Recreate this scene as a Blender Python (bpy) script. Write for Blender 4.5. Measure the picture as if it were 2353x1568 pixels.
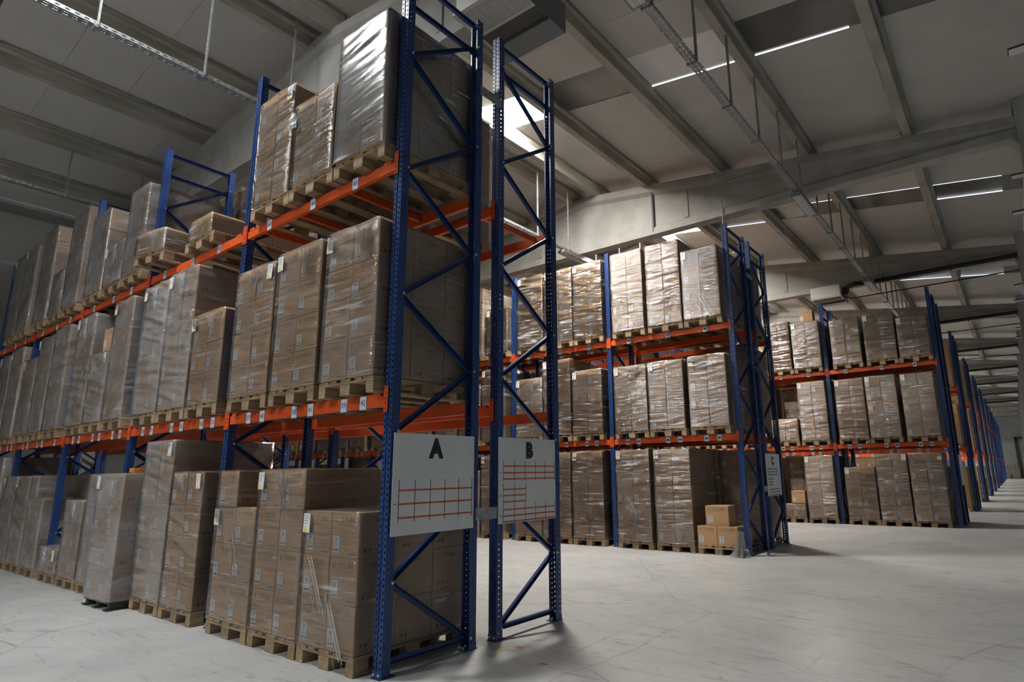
import bpy, bmesh, math, random
import numpy as np
from mathutils import Matrix, Vector
for _o in list(bpy.data.objects): bpy.data.objects.remove(_o)
SC = bpy.context.scene
COL = SC.collection
PI = math.pi
RND = random.Random(7)

# ---------------------------------------------------------------- camera, world, exposure
cam_d = bpy.data.cameras.new('camera'); cam = bpy.data.objects.new('camera', cam_d); COL.objects.link(cam)
F_PX, YAW, PITCH, ROLL = 1392.38, 0.6428, 0.2101, -0.0139
fw = Vector((-math.sin(YAW)*math.cos(PITCH), math.cos(YAW)*math.cos(PITCH), math.sin(PITCH)))
rt = Vector((math.cos(YAW), math.sin(YAW), 0)); up = rt.cross(fw)
r2 = rt*math.cos(ROLL)+up*math.sin(ROLL); u2 = -rt*math.sin(ROLL)+up*math.cos(ROLL)
cam.matrix_world = Matrix(((r2.x, u2.x, -fw.x, 4.1033), (r2.y, u2.y, -fw.y, -3.2276), (r2.z, u2.z, -fw.z, 1.5313), (0, 0, 0, 1)))
cam_d.sensor_fit = 'HORIZONTAL'; cam_d.sensor_width = 36.0
cam_d.lens = F_PX/2353*36.0
cam_d.shift_x = -94.783/2353; cam_d.shift_y = 5.613/2353
cam_d.clip_start = 0.05; cam_d.clip_end = 400
SC.camera = cam

W = bpy.data.worlds.new('world'); SC.world = W; W.use_nodes = True
WORLD_COLOR, WORLD_STRENGTH = (0.70, 0.86, 1.0), 0.105
W.node_tree.nodes['Background'].inputs[0].default_value = (*WORLD_COLOR, 1)
W.node_tree.nodes['Background'].inputs[1].default_value = WORLD_STRENGTH
ROOFLIGHT_STRENGTH = 235.0
ROOFLIGHT_STRENGTH_SOUTH = 108.0      # the bay over rack A's front
ROOFLIGHT_STRENGTH_REAR = 185.0       # unseen bays behind the camera, extended and raised for frontal light
SC.view_settings.view_transform = 'Standard'; SC.view_settings.look = 'None'
SC.view_settings.gamma = 1.0; SC.view_settings.use_curve_mapping = False
SC.view_settings.exposure = 0.12
try:
    SC.cycles.transparent_max_bounces = 18
    SC.cycles.max_bounces = 6
    SC.cycles.sample_clamp_indirect = 6.0
    SC.cycles.caustics_reflective = False; SC.cycles.caustics_refractive = False
except Exception: pass

# ---------------------------------------------------------------- materials
def mat(name, col=(.5,.5,.5), rough=.6, metal=0.0, spec=.5):
    m = bpy.data.materials.new(name); m.use_nodes = True
    b = m.node_tree.nodes['Principled BSDF']
    b.inputs['Base Color'].default_value = (*col, 1); b.inputs['Roughness'].default_value = rough
    b.inputs['Metallic'].default_value = metal; b.inputs['Specular IOR Level'].default_value = spec
    return m
def N(m, typ, **kw):
    n = m.node_tree.nodes.new(typ)
    for k, v in kw.items():
        if hasattr(n, k): setattr(n, k, v)
        else: n.inputs[k].default_value = v
    return n
def L(m, a, b): m.node_tree.links.new(a, b)
def ramp(m, fac, stops):
    r = m.node_tree.nodes.new('ShaderNodeValToRGB'); e = r.color_ramp.elements
    while len(e) < len(stops): e.new(0.5)
    for el, (p, c) in zip(e, stops):
        el.position = p; el.color = (*c, 1) if len(c) == 3 else c
    L(m, fac, r.inputs[0]); return r.outputs[0]
def noisy(name, c0, c1, scale=(6,6,6), rough=.6, detail=4, bump=0.0, coord='Object', metal=0.0, spec=.5, lo=.35, hi=.65, rnd=0.0):
    m = mat(name, c0, rough, metal, spec); b = m.node_tree.nodes['Principled BSDF']
    tc = N(m, 'ShaderNodeTexCoord'); mp = N(m, 'ShaderNodeMapping'); mp.inputs['Scale'].default_value = scale
    L(m, tc.outputs[coord], mp.inputs[0])
    nz = N(m, 'ShaderNodeTexNoise'); nz.inputs['Scale'].default_value = 1.0; nz.inputs['Detail'].default_value = detail
    L(m, mp.outputs[0], nz.inputs[0])
    col = ramp(m, nz.outputs[0], [(lo, c0), (hi, c1)])
    if rnd:
        oi = N(m, 'ShaderNodeObjectInfo'); mr = N(m, 'ShaderNodeMapRange'); mr.inputs[3].default_value = 1-rnd; mr.inputs[4].default_value = 1+rnd
        L(m, oi.outputs['Random'], mr.inputs[0])
        mx = N(m, 'ShaderNodeMix', data_type='RGBA', blend_type='MULTIPLY'); mx.inputs[0].default_value = 1
        L(m, col, mx.inputs[6]); L(m, mr.outputs[0], mx.inputs[7]); col = mx.outputs[2]
    L(m, col, b.inputs['Base Color'])
    if bump:
        bp = N(m, 'ShaderNodeBump'); bp.inputs['Strength'].default_value = bump; bp.inputs['Distance'].default_value = .01
        L(m, nz.outputs[0], bp.inputs['Height']); L(m, bp.outputs[0], b.inputs['Normal'])
    return m
M = {}
M['blue'] = noisy('blue_paint', (.013,.042,.150), (.018,.054,.190), (9,9,3), .38)
M['orange'] = noisy('orange_paint', (.60,.076,.012), (.71,.102,.019), (3,14,14), .40)
M['wood'] = noisy('pallet_wood', (.225,.155,.088), (.38,.275,.163), (9,2.2,26), .8, bump=.25, rnd=.22)
M['carton'] = noisy('cardboard', (.415,.248,.120), (.465,.292,.150), (2.5,2.5,24), .72, rnd=.09, lo=.3, hi=.7)
M['ink'] = mat('black_print', (.080,.058,.044), .7)
M['red_ink'] = mat('red_print', (.25,.06,.04), .7)
M['label'] = mat('white_label', (.72,.72,.71), .6)
M['grey_ink'] = mat('grey_print', (.16,.16,.17), .7)
M['blue_ink'] = mat('blue_print', (.03,.13,.36), .6)
M['yellow'] = mat('yellow_print', (.75,.58,.03), .6)
M['black'] = mat('black_letter', (.012,.012,.013), .6)
M['sign'] = noisy('white_sign_sheet', (.70,.71,.71), (.76,.76,.76), (3,3,3), .5)
M['sign_orange'] = mat('orange_sign_line', (.55,.12,.03), .6)
M['galv'] = noisy('galvanised_steel', (.26,.27,.28), (.40,.41,.42), (14,14,14), .42, metal=.6)
M['bolt'] = mat('zinc_bolt', (.75,.75,.74), .35, .6)
M['concrete'] = noisy('precast_concrete', (.30,.292,.268), (.395,.385,.36), (1.6,1.6,1.6), .85, detail=7, bump=.25)
M['purlin'] = noisy('weathered_concrete', (.28,.265,.225), (.42,.40,.345), (2.2,.9,6), .9, detail=8, bump=.3)
M['roof'] = noisy('roof_sandwich_panel', (.49,.478,.452), (.53,.517,.49), (.7,.7,.7), .55, detail=3, spec=.35)
M['wall'] = noisy('wall_concrete_panel', (.34,.345,.335), (.42,.425,.41), (.8,.8,.8), .85, detail=6)
M['cream'] = mat('cream_casing', (.62,.60,.53), .5)
M['grille'] = mat('white_grille', (.66,.64,.59), .45)
M['darkmetal'] = mat('dark_sheet_metal', (.055,.05,.045), .5)
M['greymetal'] = mat('grey_sheet_metal', (.15,.155,.16), .45)
M['pipe'] = mat('black_pipe_lagging', (.018,.018,.018), .75)
M['blackplastic'] = mat('black_plastic', (.03,.03,.03), .6)
M['orange_box'] = mat('orange_card', (.62,.24,.03), .6)
M['tube'] = mat('unlit_tube_diffuser', (.62,.62,.58), .25)
M['white_metal'] = mat('white_lamp_reflector', (.82,.84,.86), .4)
M['cyan'] = mat('cyan_tag', (.10,.42,.62), .5)

def emit(name, col, s):
    m = bpy.data.materials.new(name); m.use_nodes = True; nt = m.node_tree; nt.nodes.clear()
    o = nt.nodes.new('ShaderNodeOutputMaterial'); e = nt.nodes.new('ShaderNodeEmission')
    e.inputs[0].default_value = (*col, 1); e.inputs[1].default_value = s; nt.links.new(e.outputs[0], o.inputs[0]); return m
M['daylight'] = emit('daylit_rooflight', (1.0, .96, .90), ROOFLIGHT_STRENGTH)
M['daylight_rear'] = emit('daylit_rooflight_rear', (.97, .98, 1.0), ROOFLIGHT_STRENGTH_REAR)
M['daylight_south'] = emit('daylit_rooflight_south', (.96, .98, 1.0), ROOFLIGHT_STRENGTH_SOUTH)
M['gap'] = emit('daylight_gap', (.88, .93, 1.0), 1.3)

# dark translucent rooflight sheet, ribbed along the slope
m = mat('dark_polycarbonate', (.11,.108,.105), .13, 0, .8); b = m.node_tree.nodes['Principled BSDF']
tc = N(m, 'ShaderNodeTexCoord'); wv = N(m, 'ShaderNodeTexWave', wave_type='BANDS', bands_direction='Y'); wv.inputs['Scale'].default_value = 8; wv.inputs['Distortion'].default_value = .6
L(m, tc.outputs['Object'], wv.inputs[0]); bp = N(m, 'ShaderNodeBump'); bp.inputs['Strength'].default_value = .22; bp.inputs['Distance'].default_value = .01
L(m, wv.outputs[1], bp.inputs['Height']); L(m, bp.outputs[0], b.inputs['Normal']); M['poly'] = m
m2_ = M['poly'].copy(); m2_.name = 'glowing_polycarbonate'; b = m2_.node_tree.nodes['Principled BSDF']
b.inputs['Emission Color'].default_value = (1,.95,.88,1); b.inputs['Emission Strength'].default_value = .09; M['poly_glow'] = m2_  # faint glow added to one sheet in place of bright reflections
# roof sheets get fine ribs
m = M['roof']; b = m.node_tree.nodes['Principled BSDF']
tc = N(m, 'ShaderNodeTexCoord'); wv = N(m, 'ShaderNodeTexWave', wave_type='BANDS', bands_direction='Y'); wv.inputs['Scale'].default_value = 3.2
L(m, tc.outputs['Object'], wv.inputs[0]); bp = N(m, 'ShaderNodeBump'); bp.inputs['Strength'].default_value = .10; bp.inputs['Distance'].default_value = .006
L(m, wv.outputs[1], bp.inputs['Height']); L(m, bp.outputs[0], b.inputs['Normal'])

# polished concrete floor with scuffs, wheel arcs and hairline cracks
m = mat('power_floated_concrete', (.45,.45,.43), .42, 0, .62); b = m.node_tree.nodes['Principled BSDF']
tc = N(m, 'ShaderNodeTexCoord')
n1 = N(m, 'ShaderNodeTexNoise'); n1.inputs['Scale'].default_value = .55; n1.inputs['Detail'].default_value = 8; n1.inputs['Roughness'].default_value = .62
L(m, tc.outputs['Object'], n1.inputs[0])
base = ramp(m, n1.outputs[0], [(.30, (.43,.435,.425)), (.50, (.55,.55,.535)), (.70, (.65,.65,.635))])
def fnoise(rz, sc, s, w=.35, det=9, ro=.66):
    mp = N(m, 'ShaderNodeMapping'); mp.inputs['Rotation'].default_value = (0,0,rz); mp.inputs['Scale'].default_value = sc
    L(m, tc.outputs['Object'], mp.inputs[0]); nn = N(m, 'ShaderNodeTexNoise'); nn.inputs['Scale'].default_value = s; nn.inputs['Detail'].default_value = det
    nn.inputs['Roughness'].default_value = ro; nn.inputs['Distortion'].default_value = w
    L(m, mp.outputs[0], nn.inputs[0]); return nn.outputs[0]
def mask(fac, lo, hi, top=1.0): return ramp(m, fac, [(lo, (0,0,0)), (hi, (top,)*3)])
def mul(a, c_):
    q_ = N(m, 'ShaderNodeMath', operation='MULTIPLY'); L(m, a, q_.inputs[0]); L(m, c_, q_.inputs[1]); return q_.outputs[0]
def over(col, fac, c_):
    mx = N(m, 'ShaderNodeMix', data_type='RGBA'); L(m, fac, mx.inputs[0]); L(m, col, mx.inputs[6]); mx.inputs[7].default_value = (*c_, 1); return mx.outputs[2]
col = base
patch = [fnoise(0, (1,1,1), s_, .2, 4) for s_ in (.45, .8, .33)]
# short tyre scuffs in a few directions, only where traffic has worn the slab
for k, (rz, sc, s_, lo, hi, c_, top) in enumerate([(.30,(.9,4.2,1),2.4,.585,.67,(.16,.155,.145),.85), (-.75,(.8,5,1),2.0,.60,.68,(.14,.135,.125),.8), (1.25,(.7,4.5,1),2.2,.595,.68,(.18,.175,.165),.8), (0,(1,1.3,1),9.0,.61,.70,(.15,.145,.135),.85)]):
    col = over(col, mul(mask(fnoise(rz, sc, s_, .9), lo, hi, top), mask(patch[k % 3], .40, .58)), c_)
# pale scrapes
col = over(col, mul(mask(fnoise(.6, (.7,4.5,1), 2.0, .7), .60, .70, .8), mask(patch[1], .40, .62)), (.68,.68,.66))
# long curved wheel tracks
for k, (ox, oy, sc_, th) in enumerate([(-3.0,-5.5,.42,.9955), (6.5,2.5,.36,.9965), (1.5,-9.0,.50,.9965)]):
    mp = N(m, 'ShaderNodeMapping'); mp.inputs['Location'].default_value = (-ox, -oy, 0); L(m, tc.outputs['Object'], mp.inputs[0])
    wv = N(m, 'ShaderNodeTexWave', wave_type='RINGS', rings_direction='Z', wave_profile='SIN'); wv.inputs['Scale'].default_value = sc_; wv.inputs['Distortion'].default_value = 5.0; wv.inputs['Detail'].default_value = 2; wv.inputs['Detail Scale'].default_value = .35
    L(m, mp.outputs[0], wv.inputs[0])
    col = over(col, mul(mask(wv.outputs['Fac'], th, .9995, .5), mask(fnoise(.4*k, (1,1,1), .7, .3, 6), .46, .60)), (.23,.215,.19))
# faint hairline cracks
vo = N(m, 'ShaderNodeTexVoronoi', feature='DISTANCE_TO_EDGE'); vo.inputs['Scale'].default_value = .20
nd = N(m, 'ShaderNodeTexNoise'); nd.inputs['Scale'].default_value = .9; nd.inputs['Detail'].default_value = 5
L(m, tc.outputs['Object'], nd.inputs[0])
ad = N(m, 'ShaderNodeMix', data_type='RGBA', blend_type='LINEAR_LIGHT'); ad.inputs[0].default_value = .18
L(m, tc.outputs['Object'], ad.inputs[6]); L(m, nd.outputs['Color'], ad.inputs[7]); L(m, ad.outputs[2], vo.inputs[0])
col = over(col, ramp(m, vo.outputs['Distance'], [(0, (.45,)*3), (.0009, (0,0,0))]), (.22,.21,.19))
L(m, col, b.inputs['Base Color'])
L(m, ramp(m, n1.outputs[0], [(.3, (.44,)*3), (.7, (.27,)*3)]), b.inputs['Roughness'])
M['floor'] = m

# stretch film: mostly clear, glossy, wrinkled in bands
def film(name, rot, scale, haze, bump, rough=.12, gloss=.075, hz=(.86,.87,.88), crease_glint=.78):
    m = bpy.data.materials.new(name); m.use_nodes = True; nt = m.node_tree; nt.nodes.clear()
    out = nt.nodes.new('ShaderNodeOutputMaterial'); tc = nt.nodes.new('ShaderNodeTexCoord'); oi = nt.nodes.new('ShaderNodeObjectInfo')
    add = nt.nodes.new('ShaderNodeVectorMath'); add.operation = 'ADD'
    sc = nt.nodes.new('ShaderNodeVectorMath'); sc.operation = 'SCALE'; sc.inputs['Scale'].default_value = 37.0
    cmb = nt.nodes.new('ShaderNodeCombineXYZ'); nt.links.new(oi.outputs['Random'], cmb.inputs[0]); nt.links.new(oi.outputs['Random'], cmb.inputs[2])
    nt.links.new(cmb.outputs[0], sc.inputs[0]); nt.links.new(tc.outputs['Object'], add.inputs[0]); nt.links.new(sc.outputs[0], add.inputs[1])
    mp = nt.nodes.new('ShaderNodeMapping'); mp.inputs['Rotation'].default_value = rot; mp.inputs['Scale'].default_value = scale
    nt.links.new(add.outputs[0], mp.inputs[0])
    nz = nt.nodes.new('ShaderNodeTexNoise'); nz.inputs['Scale'].default_value = 1; nz.inputs['Detail'].default_value = 5; nz.inputs['Roughness'].default_value = .6; nz.inputs['Distortion'].default_value = .5
    nt.links.new(mp.outputs[0], nz.inputs[0])
    bp = nt.nodes.new('ShaderNodeBump'); bp.inputs['Strength'].default_value = bump; bp.inputs['Distance'].default_value = .055
    nt.links.new(nz.outputs[0], bp.inputs['Height'])
    big = nt.nodes.new('ShaderNodeTexNoise'); big.inputs['Scale'].default_value = 2.1; big.inputs['Detail'].default_value = 3
    nt.links.new(add.outputs[0], big.inputs[0])
    rp = nt.nodes.new('ShaderNodeValToRGB'); rp.color_ramp.elements[0].position = .38; rp.color_ramp.elements[1].position = .72
    rp.color_ramp.elements[0].color = (haze[0],)*3+(1,); rp.color_ramp.elements[1].color = (haze[1],)*3+(1,)
    nt.links.new(big.outputs[0], rp.inputs[0])
    # creased film, plus white glint streaks painted along the pull, in patches
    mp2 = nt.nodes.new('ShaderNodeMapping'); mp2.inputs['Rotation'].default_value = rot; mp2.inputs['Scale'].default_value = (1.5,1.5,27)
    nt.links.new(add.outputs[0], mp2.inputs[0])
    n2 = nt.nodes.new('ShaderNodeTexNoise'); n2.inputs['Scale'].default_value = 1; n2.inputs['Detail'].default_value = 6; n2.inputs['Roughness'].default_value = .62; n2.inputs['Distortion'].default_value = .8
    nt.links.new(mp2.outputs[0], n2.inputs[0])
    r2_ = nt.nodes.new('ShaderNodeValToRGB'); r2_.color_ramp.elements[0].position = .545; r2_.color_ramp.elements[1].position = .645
    r2_.color_ramp.elements[0].color = (0,0,0,1); r2_.color_ramp.elements[1].color = (crease_glint,)*3+(1,); nt.links.new(n2.outputs[0], r2_.inputs[0])
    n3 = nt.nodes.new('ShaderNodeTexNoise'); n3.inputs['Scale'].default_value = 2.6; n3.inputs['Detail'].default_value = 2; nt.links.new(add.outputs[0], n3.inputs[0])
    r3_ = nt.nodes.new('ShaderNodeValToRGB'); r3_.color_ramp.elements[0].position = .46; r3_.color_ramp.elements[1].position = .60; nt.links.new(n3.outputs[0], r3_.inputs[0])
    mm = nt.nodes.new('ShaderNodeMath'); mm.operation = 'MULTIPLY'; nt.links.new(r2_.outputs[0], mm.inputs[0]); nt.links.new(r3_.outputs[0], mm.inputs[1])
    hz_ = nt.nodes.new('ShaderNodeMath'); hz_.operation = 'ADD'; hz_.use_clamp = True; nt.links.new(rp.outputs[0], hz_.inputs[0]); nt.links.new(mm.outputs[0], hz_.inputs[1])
    tr = nt.nodes.new('ShaderNodeBsdfTransparent'); gl = nt.nodes.new('ShaderNodeBsdfGlossy'); gl.inputs['Roughness'].default_value = rough
    df = nt.nodes.new('ShaderNodeBsdfDiffuse'); df.inputs[0].default_value = (*hz, 1)
    nt.links.new(bp.outputs[0], gl.inputs['Normal'])
    fr = nt.nodes.new('ShaderNodeFresnel'); fr.inputs[0].default_value = 1.42; nt.links.new(bp.outputs[0], fr.inputs['Normal'])
    fm = nt.nodes.new('ShaderNodeMath'); fm.operation = 'MULTIPLY_ADD'; fm.inputs[1].default_value = .85; fm.inputs[2].default_value = gloss
    fm.use_clamp = True; nt.links.new(fr.outputs[0], fm.inputs[0])
    m1 = nt.nodes.new('ShaderNodeMixShader'); nt.links.new(hz_.outputs[0], m1.inputs[0]); nt.links.new(tr.outputs[0], m1.inputs[1]); nt.links.new(df.outputs[0], m1.inputs[2])
    m2 = nt.nodes.new('ShaderNodeMixShader'); nt.links.new(fm.outputs[0], m2.inputs[0]); nt.links.new(m1.outputs[0], m2.inputs[1]); nt.links.new(gl.outputs[0], m2.inputs[2])
    nt.links.new(m2.outputs[0], out.inputs[0]); return m
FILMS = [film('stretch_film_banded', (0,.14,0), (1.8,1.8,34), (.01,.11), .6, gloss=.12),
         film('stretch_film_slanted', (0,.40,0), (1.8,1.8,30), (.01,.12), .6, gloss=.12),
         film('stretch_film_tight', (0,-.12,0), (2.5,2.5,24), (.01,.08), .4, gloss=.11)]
FILMS_CLEAN = [film('clear_film_a', (0,.30,0), (1.8,1.8,30), (.02,.10), .5, crease_glint=.30), film('clear_film_b', (0,.55,0), (1.8,1.8,26), (.02,.12), .5, crease_glint=.34), film('clear_film_c', (0,-.3,0), (2.2,2.2,24), (.02,.10), .4, crease_glint=.22)]
FILMS_GREY_SHEEN = [film('grey_sheen_film_a', (0,.35,0), (1.6,1.6,14), (.13,.36), .45, .18, .07, (.60,.62,.65), .20), film('grey_sheen_film_b', (0,-.4,0), (1.8,1.8,12), (.12,.32), .45, .18, .07, (.60,.62,.65), .24)]  # grey sheen of cool reflected light put into the haze colour
M['film_smooth'] = film('stretch_film_smooth', (0,.5,0), (2.2,2.2,26), (.03,.14), .10, .23, .24)
M['film_loose'] = film('stretch_film_loose', (.3,.5,0), (9,9,9), (.10,.45), .5, .12, .14, (.88,.9,.92), .5)
M['film_heavy'] = film('stretch_film_cloudy', (0,.3,0), (2,2,6), (.16,.40), .5, .25, .05, (.55,.58,.63), .25)
M['film_fold'] = film('stretch_film_fold', (0,0,0), (9,9,3), (.40,.85), .10, .2, .05, (.93,.94,.95))  # folds coloured diffuse white in place of their glints

# ---------------------------------------------------------------- mesh helpers
class MB:
    def __init__(s): s.v = []; s.f = []; s.m = []
    def quad(s, a, b, c, d, mi=0):
        i = len(s.v); s.v += [a, b, c, d]; s.f.append((i, i+1, i+2, i+3)); s.m.append(mi)
    def box(s, x0, x1, y0, y1, z0, z1, mi=0):
        i = len(s.v)
        s.v += [(x0,y0,z0),(x1,y0,z0),(x1,y1,z0),(x0,y1,z0),(x0,y0,z1),(x1,y0,z1),(x1,y1,z1),(x0,y1,z1)]
        for f in ((3,2,1,0),(4,5,6,7),(0,1,5,4),(1,2,6,5),(2,3,7,6),(3,0,4,7)): s.f.append(tuple(i+k for k in f)); s.m.append(mi)
    def prism(s, pts, axis, a0, a1, mi=0):
        """pts: closed 2-D outline (anticlockwise seen from +axis) swept from a0 to a1 along axis 'x','y' or 'z'"""
        def P(p, a): return {'x': (a, p[0], p[1]), 'y': (p[1], a, p[0]), 'z': (p[0], p[1], a)}[axis]
        i = len(s.v); n = len(pts); s.v += [P(p, a0) for p in pts] + [P(p, a1) for p in pts]
        for k in range(n):
            j = (k+1) % n; s.f.append((i+k, i+j, i+n+j, i+n+k)); s.m.append(mi)
        s.f.append(tuple(i+k for k in reversed(range(n)))); s.m.append(mi)
        s.f.append(tuple(i+n+k for k in range(n))); s.m.append(mi)
    def tube(s, pts, r, n=8, mi=0):
        rings = []
        for k, p in enumerate(pts):
            p = Vector(p); d = (Vector(pts[min(k+1, len(pts)-1)])-Vector(pts[max(k-1, 0)])).normalized()
            a = d.orthogonal().normalized() if k == 0 else (pa - d*pa.dot(d)).normalized()
            pa = a; b = d.cross(a); i = len(s.v)
            s.v += [tuple(p+(a*math.cos(2*PI*t/n)+b*math.sin(2*PI*t/n))*r) for t in range(n)]; rings.append(i)
        for i, j in zip(rings, rings[1:]):
            for t in range(n):
                s.f.append((i+t, i+(t+1) % n, j+(t+1) % n, j+t)); s.m.append(mi)
        s.f.append(tuple(rings[0]+t for t in reversed(range(n)))); s.m.append(mi)
        s.f.append(tuple(rings[-1]+t for t in range(n))); s.m.append(mi)
    def add(s, verts, faces, mi=0):
        i = len(s.v); s.v += [tuple(v) for v in verts]
        for f in faces: s.f.append(tuple(i+k for k in f)); s.m.append(mi)
    def mesh(s, name, mats, smooth=False):
        me = bpy.data.meshes.new(name); me.from_pydata(s.v, [], s.f)
        for m in mats: me.materials.append(m)
        me.polygons.foreach_set('material_index', s.m)
        if smooth: me.polygons.foreach_set('use_smooth', [True]*len(s.f))
        me.update(); return me
def obj(name, me, parent=None, loc=(0,0,0), rot=(0,0,0), scale=(1,1,1)):
    o = bpy.data.objects.new(name, me); COL.objects.link(o)
    o.location = loc; o.rotation_euler = rot; o.scale = scale
    if parent is not None: o.parent = parent
    return o
def tag(o, label, cat, group=None):
    o['label'] = label; o['category'] = cat
    if group: o['group'] = group
    return o
def thing(name, label, cat, loc=(0,0,0), rz=0, group=None):
    o = bpy.data.objects.new(name, None); COL.objects.link(o); o.empty_display_size = .1
    o.location = loc; o.rotation_euler = (0,0,rz); return tag(o, label, cat, group)
def struct(name, me, parent=None, **k):
    o = obj(name, me, parent, **k)
    if parent is None: o['kind'] = 'structure'
    return o
_txt = {}
def text_geo(body, size, bold=0.0, align='CENTER'):
    key = (body, size, bold, align)
    if key in _txt: return _txt[key]
    c = bpy.data.curves.new('t', 'FONT'); c.body = body; c.size = size; c.align_x = align; c.align_y = 'CENTER'; c.offset = bold; c.resolution_u = 3
    o = bpy.data.objects.new('t', c); COL.objects.link(o); bpy.context.view_layer.update()
    me = bpy.data.meshes.new_from_object(o.evaluated_get(bpy.context.evaluated_depsgraph_get()))
    g = ([v.co.copy() for v in me.vertices], [tuple(p.vertices) for p in me.polygons])
    bpy.data.objects.remove(o); bpy.data.curves.remove(c); bpy.data.meshes.remove(me)
    _txt[key] = g; return g
def front(geo, x, y, z):      # text laid on a face that looks towards -Y
    return [(v.x+x, y, v.y+z) for v in geo[0]], geo[1]
def side(geo, x, y, z, sx=1.0):       # text laid on a face that looks towards +X
    return [(x, v.x*sx+y, v.y+z) for v in geo[0]], geo[1]
def bevel_box(mb, x0, x1, y0, y1, z0, z1, c, mi=0):
    """box with chamfered edges"""
    bm = bmesh.new(); bmesh.ops.create_cube(bm, size=1)
    for v in bm.verts: v.co = Vector(((x0+x1)/2+v.co.x*(x1-x0), (y0+y1)/2+v.co.y*(y1-y0), (z0+z1)/2+v.co.z*(z1-z0)))
    bmesh.ops.bevel(bm, geom=list(bm.edges), offset=c, segments=1, affect='EDGES')
    bm.verts.index_update(); mb.add([v.co for v in bm.verts], [tuple(v.index for v in f.verts) for f in bm.faces], mi); bm.free()

# ---------------------------------------------------------------- the hall: floor, roof, girders, columns, walls
BAY = 8.13; GY = 1.74; XR = -4.57; ZR = 8.99; SL = 0.128; PH = 0.34
XL, XC = -14.3, 4.9
def zb(x): return ZR - SL*abs(x-XR)
K0, K1 = -3, 11            # girder numbers
mb = MB(); mb.box(-27.3, 32, -24, 103, -.12, 0); floor = struct('floor', mb.mesh('floor', [M['floor']]))
mb = MB()
for cx, cy, r, mi in [(0.30,1.28,.055,0),(0.36,1.22,.04,1),(.78,1.02,.045,0),(.22,1.12,.07,1)]:
    pts = [(cx+math.cos(a*PI/6)*r*(1+.35*math.sin(a*2.1)), cy+math.sin(a*PI/6)*r*.5*(1+.3*math.cos(a*1.7)), .0008) for a in range(12)]
    mb.add(pts, [tuple(range(12))], mi)
pm = obj('paint_mark', mb.mesh('paint_mark', [mat('floor_paint_orange', (.5,.17,.05), .6), mat('floor_paint_yellow', (.55,.45,.18), .6)]), floor)

mb = MB(); mb.box(-.02, .02, -24, 103, -.03, .03)
ceiling = struct('ceiling', mb.mesh('ridge_cap', [M['galv']]), loc=(XR, 0, ZR+PH+.03))
def cobj(name, me, loc=(0,0,0), **k):        # child of the ceiling; loc in world terms
    return obj(name, me, ceiling, (loc[0]-XR, loc[1], loc[2]-ZR-PH-.03), **k)
# roof panels: one metre wide, ridge to eave, with recessed joints
LS = 9.75
mb = MB(); mb.box(0, LS, -.507, .507, 0, .06)
panel_me = mb.mesh('roof_panel', [M['roof']])
ang = math.atan(SL)
YS = [r*BAY + GY + 4.065 for r in range(-3, 11)]      # rooflight strip centres
def side_rot(s): return (0, ang, 0) if s > 0 else (0, -ang, PI)
for r in range(-3, 5):
    yc = r*BAY + GY + 4.065
    for j in range(-3, 4):
        if j == 0: continue
        y = yc + (.5+.5094)*(1 if j > 0 else -1) + (abs(j)-1)*1.0188*(1 if j > 0 else -1)
        for s in (1, -1):
            cobj('roof_panel', panel_me, (XR, y, ZR+PH), rot=(0, ang, 0) if s > 0 else (0, ang, PI))
    for s in (1, -1):     # the panel over the girder
        cobj('roof_panel', panel_me, (XR, yc+4.065, ZR+PH), rot=(0, ang, 0) if s > 0 else (0, ang, PI))
PUR_R = [-4.18, -2.65, -.69, 1.29, 3.22, 4.75]; PUR_L = [-4.96, -6.85, -8.78, -10.70, -12.60, -14.1]
# far roof, past the reach of single panels
for s in (1, -1):
    mb = MB(); y0 = 5*BAY+GY-.01
    for k in range(5, 11):
        ys = k*BAY+GY+4.065
        mb.box(0, LS, k*BAY+GY, ys-.5, 0, .06); mb.box(0, LS, ys+.5, (k+1)*BAY+GY, 0, .06)
    if s < 0:
        mb.v = [(x, -y, z) for x, y, z in mb.v]; mb.f = [tuple(reversed(f)) for f in mb.f]
    fr = cobj('roof_sheet', mb.mesh('roof_sheet', [M['roof']]), (XR, 0, ZR+PH), rot=(0, ang, 0) if s > 0 else (0, ang, PI)); fr['kind'] = 'stuff'
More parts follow.
